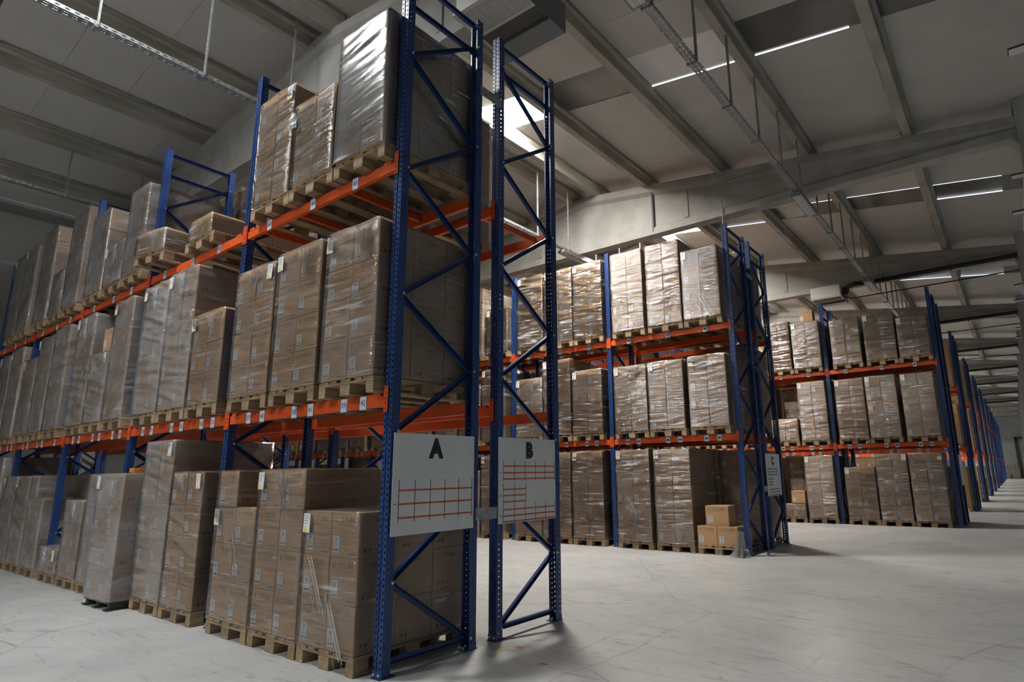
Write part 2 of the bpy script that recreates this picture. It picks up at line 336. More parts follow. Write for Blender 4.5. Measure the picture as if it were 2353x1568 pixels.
# rooflight strip of each bay: dark glossy sheets between the purlins, the one below the ridge daylit
def rl_seg(x0, x1, matl, s, yc, name, w=.5, dz=.012):
    d0, d1 = (x0-XR, x1-XR) if s > 0 else (XR-x1, XR-x0)
    mb = MB(); mb.box(d0/math.cos(ang), d1/math.cos(ang), -w, w, 0, .03)
    return cobj(name, mb.mesh(name, [matl]), (XR, yc, ZR+PH+dz), rot=(0, ang, 0) if s > 0 else (0, ang, PI))
for r in range(-3, 11):
    yc = r*BAY + GY + 4.065
    edges = [XR+.02, -4.18, -2.65, -.69, 1.29, 3.22, 5.1]
    for a, c in zip(edges, edges[1:]):
        lit = (a == -4.18)
        rl_seg(a+.005, c-.005, (M['daylight'] if r >= 0 else M['daylight_south'] if r == -1 else M['daylight_rear']) if lit else M['poly_glow'] if (r == 0 and a == -.69) else M['poly'], 1, yc, 'rooflight_sheet')
    edges = [XR-.02, -4.96, -6.85, -8.78, -10.70, -12.60, -14.2]
    for a, c in zip(edges, edges[1:]):
        rl_seg(c+.005, a-.005, M['poly'], -1, yc, 'rooflight_sheet')
    if 0 <= r <= 2:      # daylight leaking along the edges of a strip
        for (a, c, o) in {0: [(-.62,1.2,.505),(1.42,2.9,.505)], 1: [(-2.4,-.8,.505),(.3,1.2,-.505),(1.4,3.1,-.505),(3.3,4.7,-.505),(3.3,4.7,.505)], 2: [(1.4,3.1,.505),(3.3,4.6,.505)]}[r]:
            rl_seg(a, c, M['gap'], 1, yc+o, 'daylight_gap', .012, -.006)
# purlins: tapering precast ribs between the girders
pur = [(-.07,0),(.07,0),(.085,.20),(.13,.24),(.13,PH),(-.13,PH),(-.13,.24),(-.085,.20)]
mb = MB(); mb.prism([(z, x) for x, z in reversed(pur)], 'y', 0, BAY-.02)
pur_me = mb.mesh('purlin', [M['purlin']])
for k in range(K0-1, K1):
    for x in PUR_R[:5]+PUR_L[:5]:
        cobj('purlin', pur_me, (x, GY+.14+k*BAY, zb(x)))
# girders: I-section, level soffit, top following the roof
def girder_mesh():
    mb = MB(); xs = [XL+.1, XR, XC+.1]; secs = []
    for x in xs:
        zt = zb(x)+.02; z0 = 7.40
        p = [(0,z0),(.30,z0),(.30,z0+.16),(.22,z0+.24),(.22,zt-.26),(.33,zt-.18),(.33,zt),(-.03,zt),(-.03,zt-.18),(.08,zt-.26),(.08,z0+.24),(0,z0+.16)]
        secs.append([(x, y, z) for y, z in p])
    n = 12
    for s in secs: mb.v += s
    for i in range(2):
        for k in range(n):
            j = (k+1) % n; mb.f.append((i*n+k, i*n+n+k, i*n+n+j, i*n+j)); mb.m.append(0)
    mb.f.append(tuple(range(n))); mb.m.append(0); mb.f.append(tuple(2*n+k for k in reversed(range(n)))); mb.m.append(0)
    for x in (-9.6, -6.2, -1.6):   # thin web stiffeners
        mb.box(x-.06, x+.06, .05, .081, 7.64, zb(x)-.24)
    return mb.mesh('girder', [M['concrete']])
gme = girder_mesh()
for k in range(K0+1, K1+1): cobj('girder', gme, (0, GY+k*BAY, 0))
# columns with a corbel under each girder end
mb = MB(); mb.box(XC, XC+.5, -.1, .4, 0, 8.1)
mb.prism([(7.4, XC+.05),(7.4, XC-.12),(7.15, XC+.05)], 'y', -.05, .35)
cme = mb.mesh('column', [M['concrete']])
mb = MB(); mb.box(XL-.4, XL+.1, -.1, .4, 0, 7.9); cml = mb.mesh('column', [M['concrete']])
for k in range(K0+1, K1+1):
    o = struct('column', cme, loc=(0, GY+k*BAY, 0)); o = struct('column', cml, loc=(0, GY+k*BAY, 0))
# gutter beam on the far column line, open nave beyond it, wall of precast panels at its far side
XW = -27.0
mb = MB(); mb.box(XL-.25, XL+.02, -24, 103, 6.62, 7.62); mb.box(XL-.30, XL+.10, -24, 103, 6.50, 6.62); mb.box(XL-.30, XL+.07, -24, 103, 7.62, 7.74)
struct('trim_1', mb.mesh('gutter_beam', [M['wall']]))
mb = MB(); mb.box(XW-.2, XL-.05, -24, 103, 8.02, 8.1); struct('ceiling', mb.mesh('ceiling', [M['roof']]))
mb = MB(); mb.box(XW-.30, XW-.12, -24, 103, 0, 8.0); wl = struct('wall_left', mb.mesh('wall_left', [M['wall']]))
mb = MB(); mb.box(0, .03, -1.02, 1.02, -.64, .64); wp = mb.mesh('wall_panel', [M['wall']])
for i in range(1, 12):
    for j in range(6): obj('wall_panel', wp, wl, (XW-.121, 1.03+i*2.06, .66+j*1.3))
YE = 97.0
mb = MB(); mb.box(XW-.3, 12, YE, YE+.2, 0, 9.4); we = struct('wall_back', mb.mesh('wall_back', [M['wall']]))
mb = MB(); mb.box(-1, 1, -.03, 0, -1, 1); wp2 = mb.mesh('wall_panel', [M['wall']])
for i in range(-2, 5):
    for j in range(4): obj('wall_panel', wp2, we, (.4+i*1.82, YE-.001, .95+j*1.85), scale=(.9,1,.91))
mb = MB(); mb.box(4.05, 4.35, YE-.3, YE-.04, 0, 5.2); mb.box(4.05, 7.5, YE-.3, YE-.04, 5.0, 5.2); struct('door_1', mb.mesh('door_frame', [M['darkmetal']]))

# ---------------------------------------------------------------- racking
Z1, Z2, ZT = 2.213, 4.386, 6.47
BH, FD, U, PITCH_B = .115, 1.03, .10, 2.8
def upright_mesh(h):
    mb = MB(); n = int(h/.05)
    def face(us, holes, fn, small=()):
        # us: breakpoints across; holes: {col: (z0,z1)}
        for k in range(n):
            z = k*.05
            zs = sorted({0.0, .05, *[a for c in holes.values() for a in c]})
            for ci in range(len(us)-1):
                for a, b in zip(zs, zs[1:]):
                    h_ = holes.get(ci)
                    if h_ and h_[0] <= a and b <= h_[1]: continue
                    mb.quad(fn(us[ci], z+a), fn(us[ci+1], z+a), fn(us[ci+1], z+b), fn(us[ci], z+b))
    face([-.05,-.040,-.027,-.012], {1: (.014,.036)}, lambda u, z: (u, 0, z))
    face([.012,.027,.040,.05], {1: (.014,.036)}, lambda u, z: (u, 0, z))
    face([-.012,-.005,.005,.012], {1: (.038,.048)}, lambda u, z: (u, .006, z))
    for x in (-.012, .012): mb.quad((x,0,0), (x,.006,0), (x,.006,n*.05), (x,0,n*.05))
    hs = {1: (.010,.020), 3: (.034,.044)}
    face([0,.026,.036,.052,.062,.085], hs, lambda u, z: (.05, u, z))
    face([0,.026,.036,.052,.062,.085], hs, lambda u, z: (-.05, .085-u, z))
    for s in (1, -1):
        mb.quad((s*.05,.085,0), (s*.03,.085,0), (s*.03,.085,n*.05), (s*.05,.085,n*.05))
        mb.quad((s*.03,.085,0), (s*.03,.072,0), (s*.03,.072,n*.05), (s*.03,.085,n*.05))
    return mb.mesh('upright', [M['blue']])
UP = upright_mesh(ZT)
mb = MB(); mb.box(-.05,.05,0,.004,0,ZT); mb.box(-.05,-.046,.004,.085,0,ZT); mb.box(.046,.05,.004,.085,0,ZT); UP_FAR = mb.mesh('upright', [M['blue']])
mb = MB(); mb.box(-.058,.058,-.02,.13,0,.006); mb.box(-.052,.052,-.004,.0,.006,.055)
for x in (-.03,.03): mb.tube([(x,-.004,.03),(x,-.013,.03)], .009, 8, 1)
mb.tube([(.0,.112,.006),(.0,.112,.03)], .008, 8, 1)
FOOT = mb.mesh('foot_plate', [M['blue'], M['bolt']])
mb = MB(); w = .0225      # open channel brace, unit length along z
mb.box(-.018,-.015,-w,w,0,1); mb.box(-.015,.018,-w,-w+.003,0,1); mb.box(-.015,.018,w-.003,w,0,1)
BRACE = mb.mesh('brace', [M['blue']])
mb = MB(); mb.tube([(.0,0,0),(.012,0,0)], .011, 8); BOLT = mb.mesh('bolt', [M['bolt']])
def beam_mesh(Lb):
    mb = MB(); x0, x1 = -Lb, 0
    # stepped box section: lip at the top back, top of beam at z=0
    sec = [(0,-BH),(.045,-BH),(.045,0),(.018,0),(.018,-.022),(0,-.026)]
    mb.prism([(y, z) for y, z in sec], 'x', x0+.012, x1-.012)
    for x in (x0-.049, x1):     # hooked end connectors with a row of slots
        mb.box(x, x+.049, -.010, -.003, -.165, .060)
        for j in range(5): mb.box(x+.019, x+.030, -.0112, -.0099, -.150+j*.045, -.130+j*.045, 1)
    for x in (x0+.055, x1-.16): mb.box(x, x+.105, -.004, .02, -.03, .0)     # welded safety clips
    return mb.mesh('beam', [M['orange'], M['black']])
BEAM = beam_mesh(2.7)
mb = MB(); mb.box(-.02,.02,0,1,-.04,.04); CROSS = mb.mesh('cross_bar', [M['orange']])
mb = MB(); mb.box(-.05,.05,-.0015,0,-.062,.062,0)
for a in ((-.05,-.046,-.062,.062),(.046,.05,-.062,.062),(-.05,.05,.058,.062),(-.05,.05,-.062,-.058)): mb.box(a[0],a[1],-.0022,-.0014,a[2],a[3],1)
def num_label(t, far=False):
    m2 = MB(); m2.v = list(mb.v); m2.f = list(mb.f); m2.m = list(mb.m)
    if far:
        m2.box(-.032,.032,-.0024,-.0014,-.022,.022,1)
    else:
        v, f = front(text_geo(t, .066, .0008), 0, -.0026, 0); m2.add(v, f, 1)
    return m2.mesh('location_label', [M['label'], M['blue_ink']])
_nl = {}
def nl(t, far=False):
    k = 'far' if far else t
    if k not in _nl: _nl[k] = num_label(t, far)
    return _nl[k]
def brace_between(rack, x, a, b):
    """brace in the plane of a frame from (y,z) a to (y,z) b"""
    dy, dz = b[0]-a[0], b[1]-a[1]; l = math.hypot(dy, dz)
    return obj('brace', BRACE, rack, (x, a[0], a[1]), (-math.atan2(dy, dz), 0, 0), (1, 1, l))
def frame(rack, x, flip=False, detail=True, braces=True):
    """one ladder frame; x is the middle of the uprights, front at y=0"""
    me = UP if detail else UP_FAR
    f = obj('upright', me, rack, (x, 0, 0)); r = obj('upright', me, rack, (x, FD, 0), (0,0,PI))
    if detail:
        obj('foot_plate', FOOT, f); obj('foot_plate', FOOT, r)
    if not braces: return
    yf, yb = .07, FD-.07
    zf = [.69+1.2*i for i in range(5)]; zk = [.10+1.2*i for i in range(6)]
    if flip: A, Bk, yA, yB = zf, zk, yb, yf
    else: A, Bk, yA, yB = zf, zk, yf, yb
    for i in range(5):
        brace_between(rack, x, (yB, Bk[i]), (yA, A[i])); brace_between(rack, x, (yA, A[i]), (yB, Bk[i+1]))
    for z in (.10, 6.04, 6.38): brace_between(rack, x, (yf, z), (yb, z))
    if detail:
        for z in zf: obj('bolt', BOLT, rack, (x+.05, yA, z))
        for z in zk: obj('bolt', BOLT, rack, (x+.05, yB, z))
def rack(name, label, x0, y0, nb, flip=False, detail=True, group=None, labels=None, front_face=True, levels=(Z1, Z2), braces=True, nframes=None):
    t = thing(name, label, 'rack', (x0, y0, 0), 0, group)
    for k in range(nframes if nframes is not None else nb+1): frame(t, -U/2-k*PITCH_B, flip, detail, braces)
    for li, z in enumerate(levels):
        for k in range(nb):
            bf = obj('beam', BEAM, t, (-U-k*PITCH_B, 0, z)); br = obj('beam', BEAM, t, (-U-2.7-k*PITCH_B, FD, z), (0,0,PI))
            if labels: labels(bf, li, k)
    return t
def labels_A(bf, li, k):
    n0 = 37-9*k
    if li == 0:
        for j, c in enumerate((-2.24, -1.35, -.535)):
            if k == 3 and j == 2: xs = [(c+.12, str(n0+3+j))]
            else: xs = [(c-.14+.1, str(n0+j)+'|'), (c+.14+.1, str(n0+3+j))]
            for x, s in xs: obj('location_label', nl(s), bf, (x, -.002, -.068))
    else:
        for j, c in enumerate((-2.2, -1.33, -.6)): obj('location_label', nl(str(n0+6+j)), bf, (c, -.002, -.066))
def labels_far(bf, li, k):
    for c in (-2.24, -1.30, -.48):
        for dx in ((-.12, .14) if li == 0 else (0,)): obj('location_label', nl('', True), bf, (c+dx, -.002, -.068))
rA = rack('pallet_rack', 'blue and orange pallet rack whose end frame carries the sign A', 0, 0, 5, False, True, 'pallet racking', labels_A)
YB = 2*FD+.273
rB = rack('pallet_rack', 'blue and orange pallet rack with sign B, empty in its end bay', 0, YB-FD, 5, True, True, 'pallet racking')
YC = 8.10; YC2 = YC+FD+.273
rC = rack('pallet_rack', 'full pallet rack across the aisle from sign B, standing before sign C', .02, YC, 7, False, True, 'pallet racking', labels_far)
rC2 = rack('pallet_rack', 'pallet rack with sign C on its end frame, back to back with another', .02, YC2, 5, True, True, 'pallet racking')
YD = 15.93; XD = 2.77
rD = rack('pallet_rack', 'tall pallet rack past sign C, longer by one bay than it', XD, YD, 4, False, True, 'pallet racking', labels_far)
rD2 = rack('pallet_rack', 'pallet rack backing the tall one past sign C', XD, YD+FD+.273, 4, True, True, 'pallet racking', labels_far)
for bx in (-.30, -2.4): obj('cross_bar', CROSS, rB, (bx, .04, Z2-.045), (0,0,0), (1, FD-.08, .9))
for bx in (-.9, -1.8, -2.55): obj('cross_bar', CROSS, rA, (bx, .04, Z2-.045), (0,0,0), (1, FD-.08, .9))
for rk, yy, z in ((rA, FD-.03, 1.16), (rC, FD-.03, 1.16), (rA, FD-.03, 5.6), (rC, FD-.03, 5.6)):
    mb = MB(); mb.box(.002, .008, 0, .34, -.055, .055)
    for a in (.03, .31):
        for z_ in (-.035, .035): mb.tube([(.008, a, z_), (.014, a, z_)], .008, 6, 1)
    obj('row_spacer', mb.mesh('row_spacer', [M['galv'], M['bolt']]), rk, (0, yy, z))
ORD = ['first','second','third','fourth','fifth','sixth','seventh','eighth','ninth','tenth','eleventh','twelfth','thirteenth','fourteenth','fifteenth','sixteenth','seventeenth','eighteenth','nineteenth','twentieth','twenty-first']
FAR_Y = [18.26+7.156*k-2*FD-.273 for k in range(1, 11)]
for k, y in enumerate(FAR_Y):
    rack('pallet_rack', f'blue rack in the far row of racks, {ORD[k]} behind the tall rack past sign C', XD, y, 4 if k == 0 else 2 if k == 1 else 1, False, False, 'far racks in the row', labels_far if k < 4 else None, braces=(k < 3))
    rack('pallet_rack', f'rear half of the {ORD[k]} double rack behind the tall rack past sign C', XD, y+FD+.273, 1, True, False, 'far racks in the row', None, braces=(k < 3))

# ---------------------------------------------------------------- signs on the frames
def sign(letter, x, y0, y1, z0, z1, letter_c, letter_h, groups, label, line=None, nums=True):
    t = thing('aisle_sign', label, 'sign', (x, y0, z0), 0, 'aisle signs')
    w, h = y1-y0, z1-z0
    mb = MB(); mb.box(0, .004, 0, w, 0, h); obj('sign_sheet', mb.mesh('sign_sheet', [M['sign']]), t)
    v, f = side(text_geo(letter, letter_h/.70, .012*letter_h/.12), .0055, letter_c[0]-y0, letter_c[1]-z0, .92)
    mb = MB(); mb.add(v, f); obj('letter', mb.mesh('letter', [M['black']]), t)
    for gi, (ya, yb, zs, ncol, zt, zbm) in enumerate(groups):
        mb = MB()
        for z in zs: mb.box(.004, .0052, ya-y0, yb-y0, z-z0-.007, z-z0+.007, 0 if line is None else 1)
        if ncol:
            for c in range(ncol+1):
                yy = ya-y0+(yb-ya)*c/ncol; mb.box(.004, .0056, yy-.0028, yy+.0028, zbm-z0, zt-z0, 1)
        o = obj('shelf_diagram', mb.mesh('shelf_diagram', [M['sign_orange'], M['black']]), t); o['kind'] = 'stuff'
        if nums:
            g = text_geo(str(gi+1), .05); zc = (zs[0]+zs[-1])/2
            mb = MB(); mb.add([(.0055, -v.y+ya-y0-.035, v.x+zc-z0) for v in g[0]], g[1]); obj('row_number', mb.mesh('row_number', [M['black']]), t)
    for a in (.015, w-.015):
        for b_ in (.03, h-.03):
            mb = MB(); mb.tube([(.004, a, b_), (.009, a, b_)], .007, 6); obj('rivet', mb.mesh('rivet', [M['bolt']]), t)
    return t
sign('A', .014, .02, .96, 1.045, 1.875, (.485, 1.745), .15, [(.09, .935, (1.405, 1.295, 1.185), 5, 1.49, 1.15)], 'white sheet sign with black letter A and one rack diagram')
sign('B', .014, 1.30, 2.23, 1.05, 1.885, (1.78, 1.755), .145, [(1.375, 2.215, (1.60, 1.535, 1.475), 5, 1.655, 1.455), (1.375, 1.72, (1.375, 1.315, 1.255), 2, 1.43, 1.24), (1.375, 2.215, (1.18, 1.12, 1.065), 5, 1.235, 1.055)], 'white sheet sign with black letter B and three rack diagrams')
sign('C', .034, 9.28, 10.18, 1.01, 1.85, (9.72, 1.70), .15, [(9.36, 10.0, (1.545, 1.485, 1.43), 0, 0, 0), (9.36, 9.65, (1.345, 1.285, 1.23), 0, 0, 0), (9.38, 10.10, (1.14, 1.085, 1.03), 0, 0, 0)], 'small white sheet sign with black letter C and ruled lines', line=1, nums=False)
for k, y in enumerate([YD+FD+.273]+[a+FD+.273 for a in FAR_Y[:6]]):
    mb = MB(); mb.box(0, .004, 0, .9, 0, .84)
    tag(obj('aisle_sign', mb.mesh('sign_sheet', [M['sign']]), None, (XD+.012, y+.05, 1.03)), f'white sign seen edge-on, {ORD[k]} past sign C along the frames', 'sign', 'aisle signs')

# ---------------------------------------------------------------- pallets
mbs = {}
def pm_(name, *a):
    mb = MB(); bevel_box(mb, *a, .004); return mb.mesh(name, [M['wood']])
P_DECKW = pm_('deck_board', -.0725,.0725,-.6,.6,0,.022); P_DECKN = pm_('deck_board', -.05,.05,-.6,.6,0,.022)
P_STR = pm_('stringer_board', -.4,.4,-.0725,.0725,0,.022)
P_BLK = pm_('block', -.05,.05,-.0725,.0725,0,.078); P_BLKW = pm_('block', -.0725,.0725,-.0725,.0725,0,.078)
P_BOT = pm_('skid_board', -.05,.05,-.6,.6,0,.022); P_BOTW = pm_('skid_board', -.0725,.0725,-.6,.6,0,.022)
PARTS = []
for x, me in ((-.3275,P_DECKW),(-.1825,P_DECKN),(0,P_DECKW),(.1825,P_DECKN),(.3275,P_DECKW)): PARTS.append(('deck_board', me, (x, 0, .122)))
for y in (-.5275, 0, .5275): PARTS.append(('stringer_board', P_STR, (0, y, .100)))
for x, me in ((-.35,P_BLK),(0,P_BLKW),(.35,P_BLK)):
    for y in (-.5275, 0, .5275): PARTS.append(('block', me, (x, y, .022)))
for x, me in ((-.35,P_BOT),(0,P_BOTW),(.35,P_BOT)): PARTS.append(('skid_board', me, (x, 0, 0)))
mb = MB()
for n_, me, l in PARTS:
    mb.add([Vector(v.co)+Vector(l) for v in me.vertices], [tuple(p.vertices) for p in me.polygons])
P_JOIN = mb.mesh('wooden_pallet', [M['wood']])
DECK = .145
def pallet(c, y0, z, label, detail=True, rz=0, rx=0, ry=0):
    if not detail:
        o = obj('wooden_pallet', P_JOIN, None, (c, y0+.6, z), (rx, ry, rz)); return tag(o, label, 'pallet', 'wooden pallets under the loads')
    t = thing('wooden_pallet', label, 'pallet', (c, y0+.6, z), rz, 'wooden pallets under the loads'); t.rotation_euler = (rx, ry, rz)
    for n_, me, l in PARTS: obj(n_, me, t, l)
    return t

# ---------------------------------------------------------------- cartons, labels, film
CW, CD, CH = .39, .398, .36
def carton_mesh(printed=True):
    mb = MB(); bevel_box(mb, -CW/2+.002, CW/2-.002, -CD/2+.002, CD/2-.002, .0015, CH-.0015, .004)
    yf = -CD/2+.0012; xs = CW/2-.0012
    if printed:
        v, f = front(text_geo('TURK', .060), .066, yf, CH-.062); mb.add(v, f, 1)
        for (cx, a0, a1) in ((-.115, 70, 330), (-.055, -110, 150)):     # two thin crescents
            n = 14; o, i_ = [], []
            for k in range(n+1):
                a = math.radians(a0+(a1-a0)*k/n); t = math.sin(PI*k/n)
                o.append((cx+.034*math.cos(a), yf, CH-.062+.019*math.sin(a))); i_.append((cx+(.034-.011*t)*math.cos(a)+.002, yf, CH-.062+(.019-.008*t)*math.sin(a)))
            mb.add(o+i_, [(k, k+1, n+2+k, n+1+k) for k in range(n)], 2 if cx < -.1 else 1)
        for k in range(9): mb.box(-.10+k*.026, -.10+k*.026+.019, yf, yf+.0008, CH-.108, CH-.102, 3)      # fine strap line
        mb.box(.06, .16, yf, yf+.0008, .028, .036, 1)       # glue-seam dash near the foot
        # handling marks on the side face
        for yy, zz in ((-.14,.05),(-.095,.05)): mb.box(xs-.0008, xs, yy, yy+.024, zz, zz+.028, 2)
        v, f = side(text_geo('TURK', .05), xs, .02, CH-.07); mb.add(v, f, 1)
        for k in range(6): mb.box(xs-.0008, xs, -.02+k*.028, -.02+k*.028+.02, .06, .066, 3)
    return mb.mesh('carton', [M['carton'], M['ink'], M['red_ink'], M['grey_ink']])
CARTON = carton_mesh(); CARTON_PLAIN = carton_mesh(False)
def ship_mesh():
    mb = MB(); mb.box(-.042,.042,-.001,0,-.066,.066,0); y = -.0018
    for z, a, b_, h in ((.05,-.034,.034,.005),(.036,-.020,.024,.010),(.020,-.024,.020,.007),(.006,-.034,.030,.003),(-.004,-.034,.026,.003),(-.014,-.034,.032,.003),(-.024,-.034,.02,.003)):
        mb.box(a, b_, y, -.001, z-h/2, z+h/2, 1)
    for k in range(9): mb.box(-.034+k*.0035, -.034+k*.0035+.0018, y, -.001, -.058, -.036, 1); mb.box(.006+k*.0032, .006+k*.0032+.0016, y, -.001, -.058, -.036, 1)
    return mb.mesh('shipping_label', [M['label'], M['grey_ink']])
SHIP = ship_mesh()
mb = MB(); mb.box(-.05,.05,-.001,0,-.08,.08,0); mb.quad((-.042,-.0016,-.072),(.012,-.0016,-.072),(-.012,-.0016,-.028),(-.018,-.0016,-.028),1)
for k in range(4): mb.box(-.036,.036-.01*k,-.0016,-.001,.055-k*.02,.060-k*.02,2)
PLABEL = mb.mesh('pallet_label', [M['label'], M['yellow'], M['grey_ink']])
_films = {}
def vnoise(u, v, seed):
    """smooth 2-D value noise in -1..1 on numpy arrays"""
    g = np.random.RandomState(seed).uniform(-1, 1, (97, 97))
    ui, vi = np.floor(u).astype(int), np.floor(v).astype(int); fu, fv = u-ui, v-vi
    fu = fu*fu*(3-2*fu); fv = fv*fv*(3-2*fv)
    a, b, c, d = g[ui % 97, vi % 97], g[(ui+1) % 97, vi % 97], g[ui % 97, (vi+1) % 97], g[(ui+1) % 97, (vi+1) % 97]
    return (a*(1-fu)+b*fu)*(1-fv)+(c*(1-fu)+d*fu)*fv
def film_mesh(h, seed, matl, w=.80, d=1.215, amp=1.0, slant=.15):
    """a stretched sleeve round the stack, pulled into fine slanted wrinkles"""
    key = (round(h,2), seed % 5, matl.name, round(w,2))
    if key in _films: return _films[key]
    sd = seed*131+int(h*97)
    per = 2*(w+d); nu, nv = 88, max(10, int(h/.0155))
    hw, hd = w/2, d/2
    P = []
    us = np.sort(np.concatenate([np.linspace(0, per, nu-4, endpoint=False), [.0005, w, w+d, 2*w+d]]))
    for s_ in us:
        if s_ < w: P.append((-hw+s_, -hd, 0, -1))
        elif s_ < w+d: P.append((hw, -hd+s_-w, 1, 0))
        elif s_ < 2*w+d: P.append((hw-(s_-w-d), hd, 0, 1))
        else: P.append((-hw, hd-(s_-2*w-d), -1, 0))
    P = np.array(P); n = len(P)
    S, Z = np.meshgrid(us, np.linspace(0, h, nv+1), indexing='xy')
    warp = .10*vnoise(S*1.3, Z*1.7, sd+3)
    T = Z - slant*S + warp
    patch = np.clip(.55+.9*vnoise(S*2.1, Z*1.6, sd+1), .12, 1.25)
    q = .024*vnoise(S*1.9, T*15, sd+4)*patch+.014*vnoise(S*3.8, T*29, sd+5)*patch+.004*vnoise(S*1.2, Z*2.0, sd+6)
    q = np.clip(amp*q+.012, .003, .027)*np.where(abs(P[:,2]) > .5, .5, 1.0)[None,:]
    edge = np.minimum(np.minimum(abs(S-0), abs(S-w)), np.minimum(abs(S-w-d), np.minimum(abs(S-2*w-d), abs(S-per))))
    k = np.clip(edge/.03, 0, 1); q = q*k+.004*(1-k)
    V = np.stack([P[None,:,0]+P[None,:,2]*q, P[None,:,1]+P[None,:,3]*q, Z+np.where(Z >= h-1e-6, .006, 0)], -1).reshape(-1, 3)
    mb = MB(); mb.v = [tuple(v) for v in V.tolist()]
    for r in range(nv):
        for c in range(n):
            c2 = (c+1) % n; mb.f.append((r*n+c, r*n+c2, (r+1)*n+c2, (r+1)*n+c))
    mb.f.append(tuple(nv*n+c for c in range(n))); mb.m = [0]*len(mb.f)
    me = mb.mesh('stretch_film', [matl], True)
    me.polygons[len(mb.f)-1].use_smooth = False
    _films[key] = me; return me
def fan_mesh(seed, w=.30, h=.34, n=16):
    """gathered film: narrow pleats that run from a wide edge down to one point"""
    rn = random.Random(seed); mb = MB()
    for k in range(n):
        a = -w/2+w*k/(n-1)+rn.uniform(-.01,.01); tipx = rn.uniform(-.02,.02)+.10; b = rn.uniform(.003,.009)
        zt = rn.uniform(-.02,.0); zz = -h*rn.uniform(.45,1.0)
        p0, p1 = Vector((a, 0, zt)), Vector((tipx, 0, zz)); m_ = (p0+p1)/2
        mb.add([(a-b/2,-.002,zt), (a+b/2,-.002,zt), (m_.x+b*.35,-.014,m_.z), (m_.x-b*.35,-.004,m_.z), (tipx,-.003,zz)], [(3,2,1,0),(4,2,3)])
    return mb.mesh('film_fold', [M['film_fold']])
FANS = [fan_mesh(3, n=22), fan_mesh(5, .22, .42, 20), fan_mesh(8, .42, .30, 28)]
def streak_mesh(seed, w=.25, h=.45, n=18):
    rn = random.Random(seed); mb = MB()
    for k in range(n):
        x = w*k/n; l = rn.uniform(.35, 1)*h; o = rn.uniform(0, .25)*h; b = rn.uniform(.0025,.007)
        mb.add([(x,-.003,-o),(x+b,-.004,-o),(x+b+.5*l,-.006,-o-l),(x+.5*l,-.005,-o-l)], [(3,2,1,0)])
    return mb.mesh('film_fold', [M['film_fold']])
STREAKS = [streak_mesh(2), streak_mesh(6, .14, .5, 9)]
NUM = {1:'one',2:'two',3:'three',4:'four',5:'five',6:'six'}
def carton(parent, x, y, z, sx=1, sz=1, lab=True, me=None, rz=0):
    o = obj('carton', me or CARTON, parent, (x, y, z), (0,0,rz), (sx, 1, sz))
    if lab: obj('shipping_label', SHIP, o, (-.118+RND.uniform(-.012,.012), -CD/2-.0006, .112+RND.uniform(-.012,.012)), (0, RND.uniform(-.04,.04), 0))
    return o
def load(c, y0, zdeck, tiers, where, ordn, filmi=0, top=None, top2=None, fan=None, stk=None, h=None, w=.78, lab='l', side_cols=True, rz=0, look='wrapped', cloudy=False, depth_n=3, tilt=(0,0), smooth=False, grade=0):
    """a wrapped stack of cartons; c middle in x, y0 front face"""
    th = h/tiers if h else .361; sz = th/CH; sx = w/2/CW
    t = thing('carton_stack', f'{NUM[tiers]}-tier {look} carton stack, {where}, {ordn} from the end', 'carton stack', (c, y0+.6, zdeck), rz, 'wrapped carton stacks on the racks')
    t.rotation_euler = (tilt[0], tilt[1], rz)
    full = tiers-(1 if top else 0)-(1 if top2 else 0)
    for k in range(tiers):
        cols = (-1, 1)
        if k >= full: cols = {'L': (-1,), 'R': (1,)}[top if k == tiers-1 or not top2 else top2]
        for s in cols:
            j = RND.uniform(-.003,.003)
            carton(t, s*w/4+j, -.6+CD/2+RND.uniform(0,.006), k*th+.001, sx*.985, sz, not cloudy or k in (0,2,3))
            if side_cols and (s == 1 or len(cols) == 1):
                for d in range(1, depth_n): carton(t, s*w/4+j, -.6+CD/2+d*.401, k*th+.001, sx*.985, sz, False)
    fset = (FILMS, FILMS_CLEAN, FILMS_GREY_SHEEN)[grade]; fm = M['film_heavy'] if cloudy else M['film_smooth'] if smooth else fset[filmi % len(fset)]
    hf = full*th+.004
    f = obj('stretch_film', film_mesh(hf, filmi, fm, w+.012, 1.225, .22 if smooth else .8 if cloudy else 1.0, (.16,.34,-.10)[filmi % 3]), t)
    if full < tiers:
        f2 = obj('stretch_film', film_mesh((tiers-full)*th, filmi+1, fset[(filmi+1) % len(fset)], w/2+.012, 1.225), t, ((-1 if top == 'L' else 1)*w/4, 0, hf+.002))
    if lab:
        obj('pallet_label', PLABEL, t, ((-w/2+.065 if lab == 'l' else w/2-.065), -.629, full*th-.10), (0, RND.uniform(-.08,.08), 0))
    if fan is not None:
        for (fi, fx, fz) in fan: obj('film_fold', FANS[fi], t, (fx, -.636, full*th+fz))
    if stk is not None:
        for (fi, fx, fz) in stk: obj('film_fold', STREAKS[fi], t, (fx, -.636, fz))
    return t
LV = {0: ('ground level', 0.002), 1: ('middle level', Z1+.002), 2: ('upper level', Z2+.002)}
XEND = {}
_last = {}
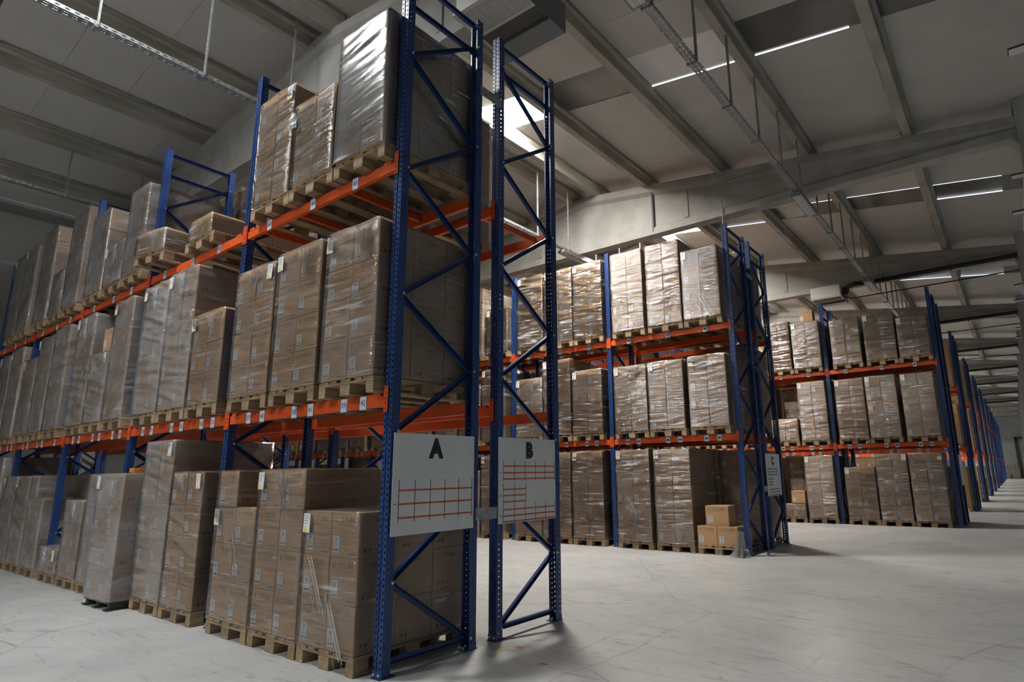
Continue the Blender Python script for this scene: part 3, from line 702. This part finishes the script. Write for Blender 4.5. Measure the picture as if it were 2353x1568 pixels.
def put(rname, lvl, n, c, y0, tiers, detail=True, pal=True, prz=0, **k):
    hw = max(.402, k.get('w', .78)/2+.023); x0 = XEND.get(rname, 0.0)
    lim = min(_last.get((rname, lvl), 99), x0-.115)
    c = min(c, lim-hw-.004)
    b = math.floor((x0-c)/PITCH_B+.5); pc = x0-b*PITCH_B-.05       # the nearest upright
    if abs(c-pc) < hw+.068:
        c = pc-hw-.069 if c < pc else pc+hw+.069
        if c+hw > lim: c = pc-hw-.069
    _last[rname, lvl] = c-hw
    nm, z = LV[lvl]; where = f'{nm} of {rname}'
    if rname == 'rack A': k.setdefault('grade', 1 if n < 4 else 2)
    if pal: pallet(c, y0-.003, z, f'pallet under {ORD[n]} stack from the end, {where}', detail, prz)
    return load(c, y0, z+DECK+.001, tiers, where, ORD[n], **k)

XEND.update({'front row of rack C': .02, 'back row of rack C': .02, 'the rack past sign C': 2.77, 'rear row past sign C': 2.77})
# rack A, aisle side
YA = -.10
A = 'rack A'
put(A,0,0,-.61,YA,3, filmi=1, lab='l', stk=[(1,-.30,.75),(1,.0,.42)], look='lightly wrapped')
put(A,0,1,-1.41,YA,4, filmi=0, fan=[(1,.05,-.03)], lab='l')
put(A,0,2,-2.25,YA,4, filmi=2, top='L', stk=[(0,-.15,.95)], lab='l')
put(A,0,3,-3.43,YA,4, filmi=2, fan=[(0,-.1,-.01)], lab='r')
put(A,0,4,-4.235,YA,5, filmi=2, lab='r', h=1.82)
# the grey bulky load stands forward of the row on a black plastic pallet
t = thing('plastic_pallet', 'low black plastic pallet under the cloudy grey wrapped stack', 'pallet', (-5.10, .29, .002), .02)
for x in (-.34, 0, .34):
    mb = MB(); bevel_box(mb, x-.05, x+.05, -.62, .62, 0, .018, .004); bevel_box(mb, x-.04, x+.04, -.58, .58, .018, .07, .004); obj('runner', mb.mesh('runner', [M['blackplastic']]), t)
mb = MB(); bevel_box(mb, -.4, .4, -.6, .6, .07, .093, .006); obj('deck', mb.mesh('deck', [M['blackplastic']]), t)
load(-5.10, -.31, .097, 4, 'ground level of rack A', 'sixth', filmi=4, cloudy=True, look='cloudy-film', w=.80, h=1.49, lab='l', rz=.02, fan=[(2,.1,-.06)])
mb = MB(); bevel_box(mb, -.075,.075,-.06,.06,0,.06,.004); tag(obj('card_box', mb.mesh('card_box', [M['orange_box']]), None, (-5.38, .05, 1.606)), 'small orange box lying on top of the cloudy grey wrapped stack', 'box')
put(A,0,6,-6.17,YA,4, filmi=0, lab=None)
put(A,0,7,-7.08,YA,3, filmi=1, h=1.08, w=.72, lab=None, fan=[(0,.05,.0)])
put(A,0,8,-8.02,YA,1, filmi=0, h=.36, lab='r', fan=[(0,-.1,.02)])
put(A,0,9,-9.02,YA,4, filmi=2, top='L', lab=None)
put(A,0,10,-9.85,YA,4, filmi=2); put(A,0,11,-10.7,YA,4, filmi=1)
put(A,0,12,-11.8,YA,5, filmi=2); put(A,0,13,-12.65,YA,5, filmi=0); put(A,0,14,-13.5,YA,5, filmi=1)
put(A,1,0,-.53,YA,4, filmi=0, h=1.42, fan=[(1,.18,-.04)], lab='l')
put(A,1,1,-1.42,YA,4, filmi=2, h=1.43, fan=[(1,.12,-.02)], lab='l')
put(A,1,2,-2.28,YA,4, filmi=2, h=1.40, fan=[(2,-.05,-.0)], lab='r')
put(A,1,3,-3.25,YA,3, filmi=2, h=1.08, fan=[(0,.12,-.02)], lab='l')
put(A,1,4,-4.14,YA,5, filmi=2, h=1.78, fan=[(1,-.02,-.03)], lab='l')
put(A,1,5,-4.96,YA,5, filmi=2, h=1.76, fan=[(1,.0,-.03)], lab='l', w=.76)
put(A,1,6,-6.02,YA,5, filmi=1, h=1.75, w=.70, lab='l')
put(A,1,7,-6.86,YA,3, filmi=2, h=1.05, w=.74, lab='r')
put(A,1,8,-7.72,YA,5, filmi=2, h=1.77, w=.76, fan=[(1,0,-.03)], lab='l')
put(A,1,9,-8.72,YA,5, filmi=0, h=1.77, w=.82, lab=None); put(A,1,10,-9.62,YA,5, filmi=2, h=1.72, w=.82, lab='l'); put(A,1,11,-10.62,YA,4, filmi=1, h=1.42)
put(A,1,12,-11.65,YA,5, filmi=0, h=1.76); put(A,1,13,-12.5,YA,5, filmi=2, h=1.72); put(A,1,14,-13.4,YA,5, filmi=2, h=1.70)
put(A,2,0,-.47,YA,4, filmi=0, h=1.40, w=.78, lab=None, smooth=True)
t21 = put(A,2,1,-1.30,YA,3, filmi=1, h=.955, w=.74, lab=None)
put(A,2,2,-2.10,YA,4, filmi=0, h=1.31, w=.74, lab='r')
put(A,2,3,-3.86,YA,1, filmi=1, h=.25, w=.62, lab=None)
pallet(-5.15, YA-.14, Z2+.045, 'tilted wooden pallet under a low wrapped carton, upper level of rack A', True, .10, .0, .07)
load(-5.15, YA-.14, Z2+.045+DECK+.004, 1, 'tilted on the upper level of rack A', 'fifth', filmi=4, h=.30, lab=None, rz=.10, tilt=(0,.07), fan=[(2,.1,.0)])
put(A,2,5,-5.98,YA,4, filmi=1, h=1.36, w=.70, lab=None, stk=[(0,-.2,.9)])
put(A,2,6,-6.80,YA,2, filmi=0, h=.66, w=.74, lab='l', fan=[(1,.05,-.02)])
put(A,2,7,-7.78,YA,4, filmi=1, h=1.42, w=.76, lab=None)
put(A,2,8,-8.88,YA,5, filmi=1, h=1.80, w=.80, lab=None)
put(A,2,9,-9.80,YA,2, filmi=1, h=.80, w=.60, lab=None)
put(A,2,10,-10.73,YA,5, filmi=2, h=1.90, w=.76, lab=None)
put(A,2,11,-11.95,YA,5, filmi=2, h=1.80); put(A,2,12,-12.8,YA,5, filmi=0, h=1.78)
# torn flap hanging from the damaged upper stack
mb = MB(); rn = random.Random(4); g = [[(-.06+i*.03, -.012-.03*rn.random(), -.16+j*.04) for i in range(5)] for j in range(5)]
for j in range(4):
    for i in range(4): mb.quad(g[j][i], g[j][i+1], g[j+1][i+1], g[j+1][i])
obj('torn_flap', mb.mesh('torn_flap', [M['label']]), t21, (-.36, -.62, .86))
# a loose carton on the low stack of the middle level
cb = 0
def loose(x, y, z, label, rz=0, sx=1, sz=1, lab=True):
    t = thing('cardboard_box', label, 'box', (x, y, z), rz, 'loose unwrapped cardboard boxes')
    o = obj('carton', CARTON, t, (0,0,0), (0,0,0), (sx,1,sz))
    if lab: obj('shipping_label', SHIP, o, (-.118, -CD/2-.0006, .112))
    return t
loose(-6.70, YA+.21, Z1+DECK+.003+1.05+.012, 'loose brown box on the low stack, middle level of rack A', .05, .98, 1.0)

# rack B: upper level only, seen over and past rack A
YBf = YB-FD-.08
for n, c in enumerate((-1.57, -2.42, -3.35, -4.2, -5.05, -6.15, -7.05, -7.9)):
    put('rack B', 2, n, c, YBf, 5, detail=(n < 3), filmi=n, h=1.80 if n < 5 else 1.72, lab=None)

# rack C, front row
C = 'front row of rack C'; YCf = YC-.10
pallet(-.55, YCf, .002, 'wooden pallet under three loose boxes at the open end of rack C')
loose(-.755, YCf+.21, .149, 'loose brown box on the end pallet of rack C, beside another', 0, 1, 1.0)
loose(-.36, YCf+.21, .149, 'loose brown box on the end pallet of rack C, next the upright', 0, 1, 1.0)
loose(-.56, YCf+.24, .512, 'single brown box on top of two boxes at the end of rack C', .04, 1.15, 1.02)
loose(-.755, YCf+.63, .149, 'loose brown box behind the front boxes on the end pallet', 0, 1, 1.0, False)
loose(-.36, YCf+.63, .149, 'loose brown box behind the box next the upright of rack C', 0, 1, 1.0, False)
put(C,0,1,-1.41,YCf,5, filmi=0, h=1.81, lab='l'); put(C,0,2,-2.30,YCf,5, filmi=1, h=1.82, lab='l', stk=[(1,-.2,.95)])
put(C,0,3,-3.42,YCf,5, filmi=2, h=1.82, lab='l'); put(C,0,4,-4.27,YCf,5, filmi=2, h=1.82, lab='l'); put(C,0,5,-5.08,YCf,5, filmi=0, h=1.80)
put(C,0,6,-6.2,YCf,5, filmi=0); put(C,0,7,-7.05,YCf,4, filmi=1); put(C,0,8,-7.9,YCf,5, filmi=1)
put(C,1,0,-.55,YCf,4, filmi=0, h=1.40); put(C,1,1,-1.45,YCf,4, filmi=0, h=1.39); put(C,1,2,-2.27,YCf,4, filmi=1, h=1.38, fan=[(2,.05,0)])
put(C,1,3,-3.38,YCf,4, filmi=2, h=1.41, fan=[(0,-.1,.0)]); put(C,1,4,-4.23,YCf,5, filmi=2, h=1.74); put(C,1,5,-5.06,YCf,4, filmi=1, h=1.38, fan=[(1,.2,-.01)])
put(C,1,6,-6.2,YCf,5, filmi=2, h=1.75); put(C,1,7,-7.05,YCf,4, filmi=2, h=1.40); put(C,1,8,-7.9,YCf,4, filmi=0, h=1.40)
put(C,2,0,-.56,YCf,4, filmi=1, h=1.46, lab='l', stk=[(0,-.2,.5)]); put(C,2,1,-1.39,YCf,5, filmi=0, h=1.77, lab=None); put(C,2,2,-2.27,YCf,5, filmi=0, h=1.78, lab=None)
put(C,2,3,-3.28,YCf,5, filmi=2, h=1.76, fan=[(1,.05,-.02)], lab='l'); put(C,2,4,-4.12,YCf,5, filmi=2, h=1.76, fan=[(0,.05,-.02)]); put(C,2,5,-5.01,YCf,5, filmi=2, h=1.78)
put(C,2,6,-5.98,YCf,4, filmi=2, h=1.15, w=.70); put(C,2,7,-6.98,YCf,5, filmi=0, h=1.80); put(C,2,8,-7.85,YCf,5, filmi=1, h=1.78)
for n in range(9, 15):     # deep bays, seen only through the gap under rack A
    c = -.02-.53-(n//3)*2.8-(n % 3)*.86
    put(C,1,n,c,YCf,4, detail=False, filmi=n, h=1.42, side_cols=False); 
    if n < 12: put(C,0,n,c,YCf,4, detail=False, filmi=n, side_cols=False)
# back row of rack C
C2 = 'back row of rack C'; YC2f = YC2-.06
for lv, spec in {0: [(-.55,5,1.78),(-1.4,5,1.8)], 1: [(-.55,5,1.74),(-1.4,5,1.7)], 2: [(-.58,5,1.72),(-1.42,5,1.74)]}.items():
    for n, (c, tr, hh) in enumerate(spec): put(C2,lv,n,c,YC2f,tr, detail=False, filmi=n+lv, h=hh, lab=None)
# rack D past sign C
D = 'the rack past sign C'; YDf = YD-.10
for n, (c, tr, hh, w_) in enumerate([(2.14,5,1.76,.78),(1.33,5,1.76,.76),(.51,4,1.41,.77),(-.50,5,1.75,.78)]): put(D,0,n,c,YDf,tr, detail=False, filmi=n, h=hh, w=w_, lab='r' if n < 2 else 'l')
put(D,0,4,-1.42,YDf,1, detail=False, filmi=1, h=.38, lab=None); loose(-1.22, YDf+.25, .149+.40, 'loose brown box on a low wrapped stack past sign C', -.06, 1, 1)
put(D,0,5,-2.3,YDf,4, detail=False, filmi=2)
for n, (c, tr, hh, w_) in enumerate([(2.19,5,1.70,.78),(1.29,5,1.72,.76),(.50,5,1.70,.76),(-.48,5,1.73,.78),(-1.42,2,.66,.78),(-2.3,5,1.7,.78)]): put(D,1,n,c,YDf,tr, detail=False, filmi=n, h=hh, w=w_, lab='l')
for n, (c, tr, hh, w_) in enumerate([(2.31,4,1.12,.74),(1.46,4,1.33,.78),(.53,4,1.32,.78),(-.48,4,1.40,.80),(-1.33,5,1.5,.74),(-2.2,5,1.5,.78)]): put(D,2,n,c,YDf,tr, detail=False, filmi=n+1, h=hh, w=w_, lab='l' if n < 4 else None)
loose(-.52, YDf+.25, Z2+DECK+.003+1.40+.014, 'single brown box high on a wrapped stack, upper level past sign C', .05, 1.0, 1.0)
D2 = 'rear row past sign C'; YD2f = YD+FD+.273-.06
for lv in (0, 1, 2):
    for n, c in enumerate((2.2, 1.35, .5, -.5, -1.35, -2.25)):
        if lv < 2 and n == 2: continue
        put(D2,lv,n,c,YD2f,5 if n > 2 else 4, detail=False, filmi=n+lv, h=1.75 if n > 2 else 1.4, lab=None, side_cols=(n == 0))
FS = None
# far racks: one low-detail stack per level at the end of each
def far_stack(tiers, w=.78):
    mb = MB()
    for k in range(tiers):
        for s in (-1, 1):
            for d in range(3): mb.box(s*w/4-w/4+.003, s*w/4+w/4-.003, -.6+d*.4+.003, -.2+d*.4-.003, k*.35+.002, k*.35+.348)
            mb.box(s*w/4-.13, s*w/4-.05, -.6-.001, -.6+.002, k*.35+.05, k*.35+.17, 1)
    return mb.mesh('carton_stack', [M['carton'], M['label']])
FS = {k: far_stack(k) for k in (3, 4, 5)}
F1 = 'first far rack'
for nm, x0, yy, rng in ((C2, .02, YC2f, range(2, 15)), (C, .02, YCf, range(15, 21)), (F1, XD, FAR_Y[0]-.1, range(1, 12)), (D, XD, YDf, range(6, 18)), (D2, XD, YD2f, range(6, 12))):
    for lv in (0, 1):
        for n in rng:
            if n >= 12 and nm == D: continue
            c = x0-.10-.45-(n//3)*2.8-(n % 3)*.90; z = LV[lv][1]
            pallet(c, yy, z, f'pallet under {ORD[n]} stack from the end, {LV[lv][0]} of {nm}', False)
            tag(obj('carton_stack', FS[4 if (n+lv) % 3 else 5], None, (c, yy+.6, z+DECK+.001)), f'plain brown carton stack, {LV[lv][0]} of {nm}, {ORD[n]} from the end', 'carton stack', 'carton stacks in the deep bays')
for k, y in enumerate(FAR_Y[:7]):
    for lv in (0, 1, 2):
        tr = RND.choice((4, 5, 4)); z = LV[lv][1]
        pallet(XD-.55, y-.1, z, f'pallet at the end of the {ORD[k]} far rack, {LV[lv][0]}', False)
        tag(obj('carton_stack', FS[tr], None, (XD-.55, y-.1+.6, z+DECK+.001)), f'brown carton stack at the end of the {ORD[k]} far rack, {LV[lv][0]}', 'carton stack', 'stacks at the ends of far racks')
for n, x in enumerate((2.65, 3.75)):
    pallet(x, YE-2.4, .002, f'pallet on the floor by the end wall, {ORD[n]} from the racks', False)
    load(x, YE-2.4, .149, 4, 'floor by the end wall', ORD[n], filmi=n, h=1.4, lab=None, depth_n=1)

# loose stretch film draped at the foot of rack C's first upright
mb = MB(); NA, NT = 56, 14
for t_ in range(NT+1):
    t = t_/NT
    for a_ in range(NA):
        a = 2*PI*a_/NA; r = (.030+.085*(1-t)**1.3)*(1+.42*math.sin(5*a+3*t)+.30*math.sin(9*a-4*t)+.12*math.sin(17*a+9*t))
        mb.v.append((r*math.cos(a)*1.1+.05*t, r*math.sin(a)*.55+.02*math.sin(6*t), .004+.44*t+.012*math.sin(7*a)*(t > .9)))
for t_ in range(NT):
    for a_ in range(NA):
        b_ = (a_+1) % NA; mb.f.append((t_*NA+a_, t_*NA+b_, (t_+1)*NA+b_, (t_+1)*NA+a_)); mb.m.append(0)
me = mb.mesh('loose_film', [M['film_loose']])
tag(obj('loose_film', me, None, (-.10, YC-.25, 0)), 'crumpled clear stretch film on the floor at the end upright of rack C', 'plastic film')

# ---------------------------------------------------------------- services under the roof
def tray_mesh(Lt):
    mb = MB(); n = int(Lt/.1); w, h = .06, .055
    for k in range(n):
        y = k*.1
        xs = [-w,-.038,-.018,.018,.038,w]; ys = [0,.03,.08,.1]
        for i in range(5):
            for j in range(3):
                if i in (1, 3) and j == 1: continue
                mb.quad((xs[i],y+ys[j],0),(xs[i],y+ys[j+1],0),(xs[i+1],y+ys[j+1],0),(xs[i+1],y+ys[j],0))
        for s in (-1, 1):
            for j in range(3):
                for a, b_ in ((0,.018),(.018,.036),(.036,h)):
                    if j == 1 and a == .018: continue
                    mb.quad((s*w,y+ys[j],a),(s*w,y+ys[j+1],a),(s*w,y+ys[j+1],b_),(s*w,y+ys[j],b_))
    return mb.mesh('tray_section', [M['galv']])
TRAY = tray_mesh(BAY)
mb = MB(); n = 30
mb.box(-.018,.018,-.002,.0,0,1); mb.box(-.018,-.015,0,.02,0,1); mb.box(.015,.018,0,.02,0,1)
for k in range(24): mb.box(-.005,.005,-.0026,-.0018,(k+.3)/24,(k+.7)/24,1)
HANG = mb.mesh('hanger', [M['galv'], M['darkmetal']])
mb = MB(); mb.box(-.075,.075,-.02,.02,-.03,0); mb.box(-.075,-.068,-.02,.02,-.03,.03); mb.box(.068,.075,-.02,.02,-.03,.03); CLAMP = mb.mesh('clamp', [M['galv']])
def strip_light(x, y, z, label):
    t = thing('strip_light', label, 'light fitting', (x, y, z), 0, 'unlit strip lights under the cable trays')
    mb = MB(); mb.prism([(-.02,-.11),(0,-.10),(.055,-.10),(.055,.10),(0,.10),(-.02,.11)], 'y', 0, 1.25); o = obj('housing', mb.mesh('housing', [M['greymetal']]), t)
    mb = MB(); mb.box(-.09,.09,.03,1.22,-.028,-.02); obj('diffuser', mb.mesh('diffuser', [M['tube']]), t)
    for xx in (-.045,.045):
        mb = MB(); mb.tube([(xx,.04,-.033),(xx,1.21,-.033)], .013, 8); obj('tube', mb.mesh('tube', [M['white_metal']]), t)
    return t
for x, zt, nm in ((1.27, 7.02, 'one bay from the columns'), (XR, 7.19, 'under the ridge'), (-10.70, 7.17, 'near the side wall')):
    t = thing('cable_tray', f'perforated galvanised cable tray hung from the roof, {nm}', 'cable tray', (x, 0, zt), 0, 'cable trays')
    for k in range(-2, 5): obj('tray_section', TRAY, t, (0, GY+k*BAY, 0))
    ztop = (zb(x) if x != XR else ZR-.02)-zt
    for i in range(-6, 29):
        y = 1.25+i*1.29
        obj('hanger', HANG, t, (.062, y, 0), (0,0,0), (1,1,ztop)); obj('clamp', CLAMP, t, (0, y, 0))
    for n, y in enumerate((1.12, 8.75, 16.0, 23.1)):
        if x == -10.70: continue
        strip_light(x, y, zt-.09, f'unlit strip light under the cable tray {nm}, {ORD[n]} along it')
# fan-coil units at the girders with lagged pipes running to the columns
def fan_unit(k, label, grille):
    y = GY+k*BAY; t = thing('fan_coil_unit', label, 'ventilation unit', (-.62, y-.52, 7.02), 0, 'fan coil units under the girders')
    mb = MB(); bevel_box(mb, -.05, .88, .0, .52, .0, .40, .03); obj('casing', mb.mesh('casing', [M['cream']]), t)
    mb = MB(); mb.box(-.06,.89,-.03,.02,-.025,0); mb.box(-.06,.89,.40,.45,-.025,0); mb.box(-.06,-.01,.02,.40,-.025,0); mb.box(.84,.89,.02,.40,-.025,0); obj('grille_frame', mb.mesh('grille_frame', [M['grille']]), t)
    mb = MB(); mb.box(-.01,.84,.02,.40,-.004,-.001); obj('grille_back', mb.mesh('grille_back', [M['darkmetal']]), t)
    mb = MB()
    me = None
    for j in range(13):
        if me is None:
            mb.prism([(-.004,-.008),(-.016,.006),(-.012,.010),(0,-.004)], 'x', -.01, .84)
            mb.v = [(a, c_, b_) for a, b_, c_ in mb.v]; me = mb.mesh('slat', [M['grille']])
        obj('slat', me, t, (0, .035+j*.029, -.004))
    for xx in (.27, .55):
        mb = MB(); mb.box(xx-.004, xx+.004, .02, .40, -.022, -.016); obj('mullion', mb.mesh('mullion', [M['grille']]), t)
    mb = MB(); mb.box(-.04,.87,.455,.70,-.01,.36); obj('duct', mb.mesh('duct', [M['darkmetal']]), t)
    mb = MB(); mb.box(-.05,.88,.70,1.02,-.05,.34); mb.box(.885,.895,.30,1.02,-.06,.36); obj('rear_casing', mb.mesh('rear_casing', [M['greymetal']]), t)
    # bundled pipes
    mb = MB(); x1 = XC-(-.62)-.02
    mb.tube([(.90,.25,.12),(1.02,.22,.16),(1.06,.20,.30),(1.3,.14,.34),(1.6,.28,.35),(x1,.30,.38)], .07, 10); obj('pipe', mb.mesh('pipe', [M['pipe']]), t)
    mb = MB(); mb.tube([(.90,.30,.05),(1.00,.28,-.02),(1.10,.22,.16 if grille else -.10),(x1,.10,.17 if grille else -.11)], .018, 6); obj('drain_pipe', mb.mesh('drain_pipe', [M['pipe']]), t)
    for a in (0, 1, 2):
        mb = MB(); mb.tube([(.90,.15+.1*a,.28),(1.0,.14+.1*a,.30-.05*a),(1.03,.2,.2),(1.02,.25,.05)], .022, 7); obj('pipe_elbow', mb.mesh('pipe_elbow', [M['pipe']]), t)
    for xx in (2.1, 3.9):
        mb = MB(); mb.box(xx-.02,xx+.02,.27,.31,.27,.36); mb.box(xx-.012,xx+.012,.28,.30,.36,.5); obj('pipe_clip', mb.mesh('pipe_clip', [M['pipe']]), t)
    if grille:
        mb = MB(); mb.tube([(.93,.30,.30),(.93,.36,.34),(.97,.42,.33)], .025, 7); obj('valve', mb.mesh('valve', [M['yellow']]), t)
    return t
fan_unit(0, 'ceiling fan coil unit with louvred grille above the signs A and B', True)
for k in range(2, 9): fan_unit(k, f'cream fan coil unit with black pipes, {ORD[k-2]} girder past sign C', False)
# slim reflector lamps on the column line
for n, y in enumerate((7.1, 12.0, 14.35, 21.8, 24.2, 29.9, 32.3)):
    t = thing('reflector_lamp', f'slim white reflector lamp high by the columns, {ORD[n]} along the hall', 'light fitting', (4.80, y, 7.47), 0, 'reflector lamps on the column line')
    mb = MB(); mb.prism([(-.10,0),(.10,0),(.06,.05),(-.06,.05)], 'x', 0, 1.5); obj('housing', mb.mesh('housing', [M['darkmetal']]), t)
    mb = MB(); mb.box(.01, 1.49, -.09, .09, -.006, -.001); obj('reflector', mb.mesh('reflector', [M['white_metal']]), t)
    mb = MB(); mb.tube([(.3,0,.05),(.3,0,.42)], .006, 6); mb.tube([(1.2,0,.05),(1.2,0,.42)], .006, 6); obj('suspension_wire', mb.mesh('suspension_wire', [M['galv']]), t)

# steel conduits on the far girder
for lab, pts, r in (('thin steel conduit turning down the girder to the end upright of rack C', [(.62,0,8.18),(-.62,0,8.18),(-.66,0,8.14),(-.66,0,7.1)], .012), ('dark vertical conduit on the girder over rack C', [(-2.49,0,8.58),(-2.49,0,7.46)], .03)):
    mb = MB(); mb.tube(pts, r, 8); tag(obj('conduit', mb.mesh('conduit', [M['galv'] if r < .02 else M['greymetal']]), None, (0, GY+BAY+.05-r if r > .02 else GY+BAY-.045, 0)), lab, 'conduit')
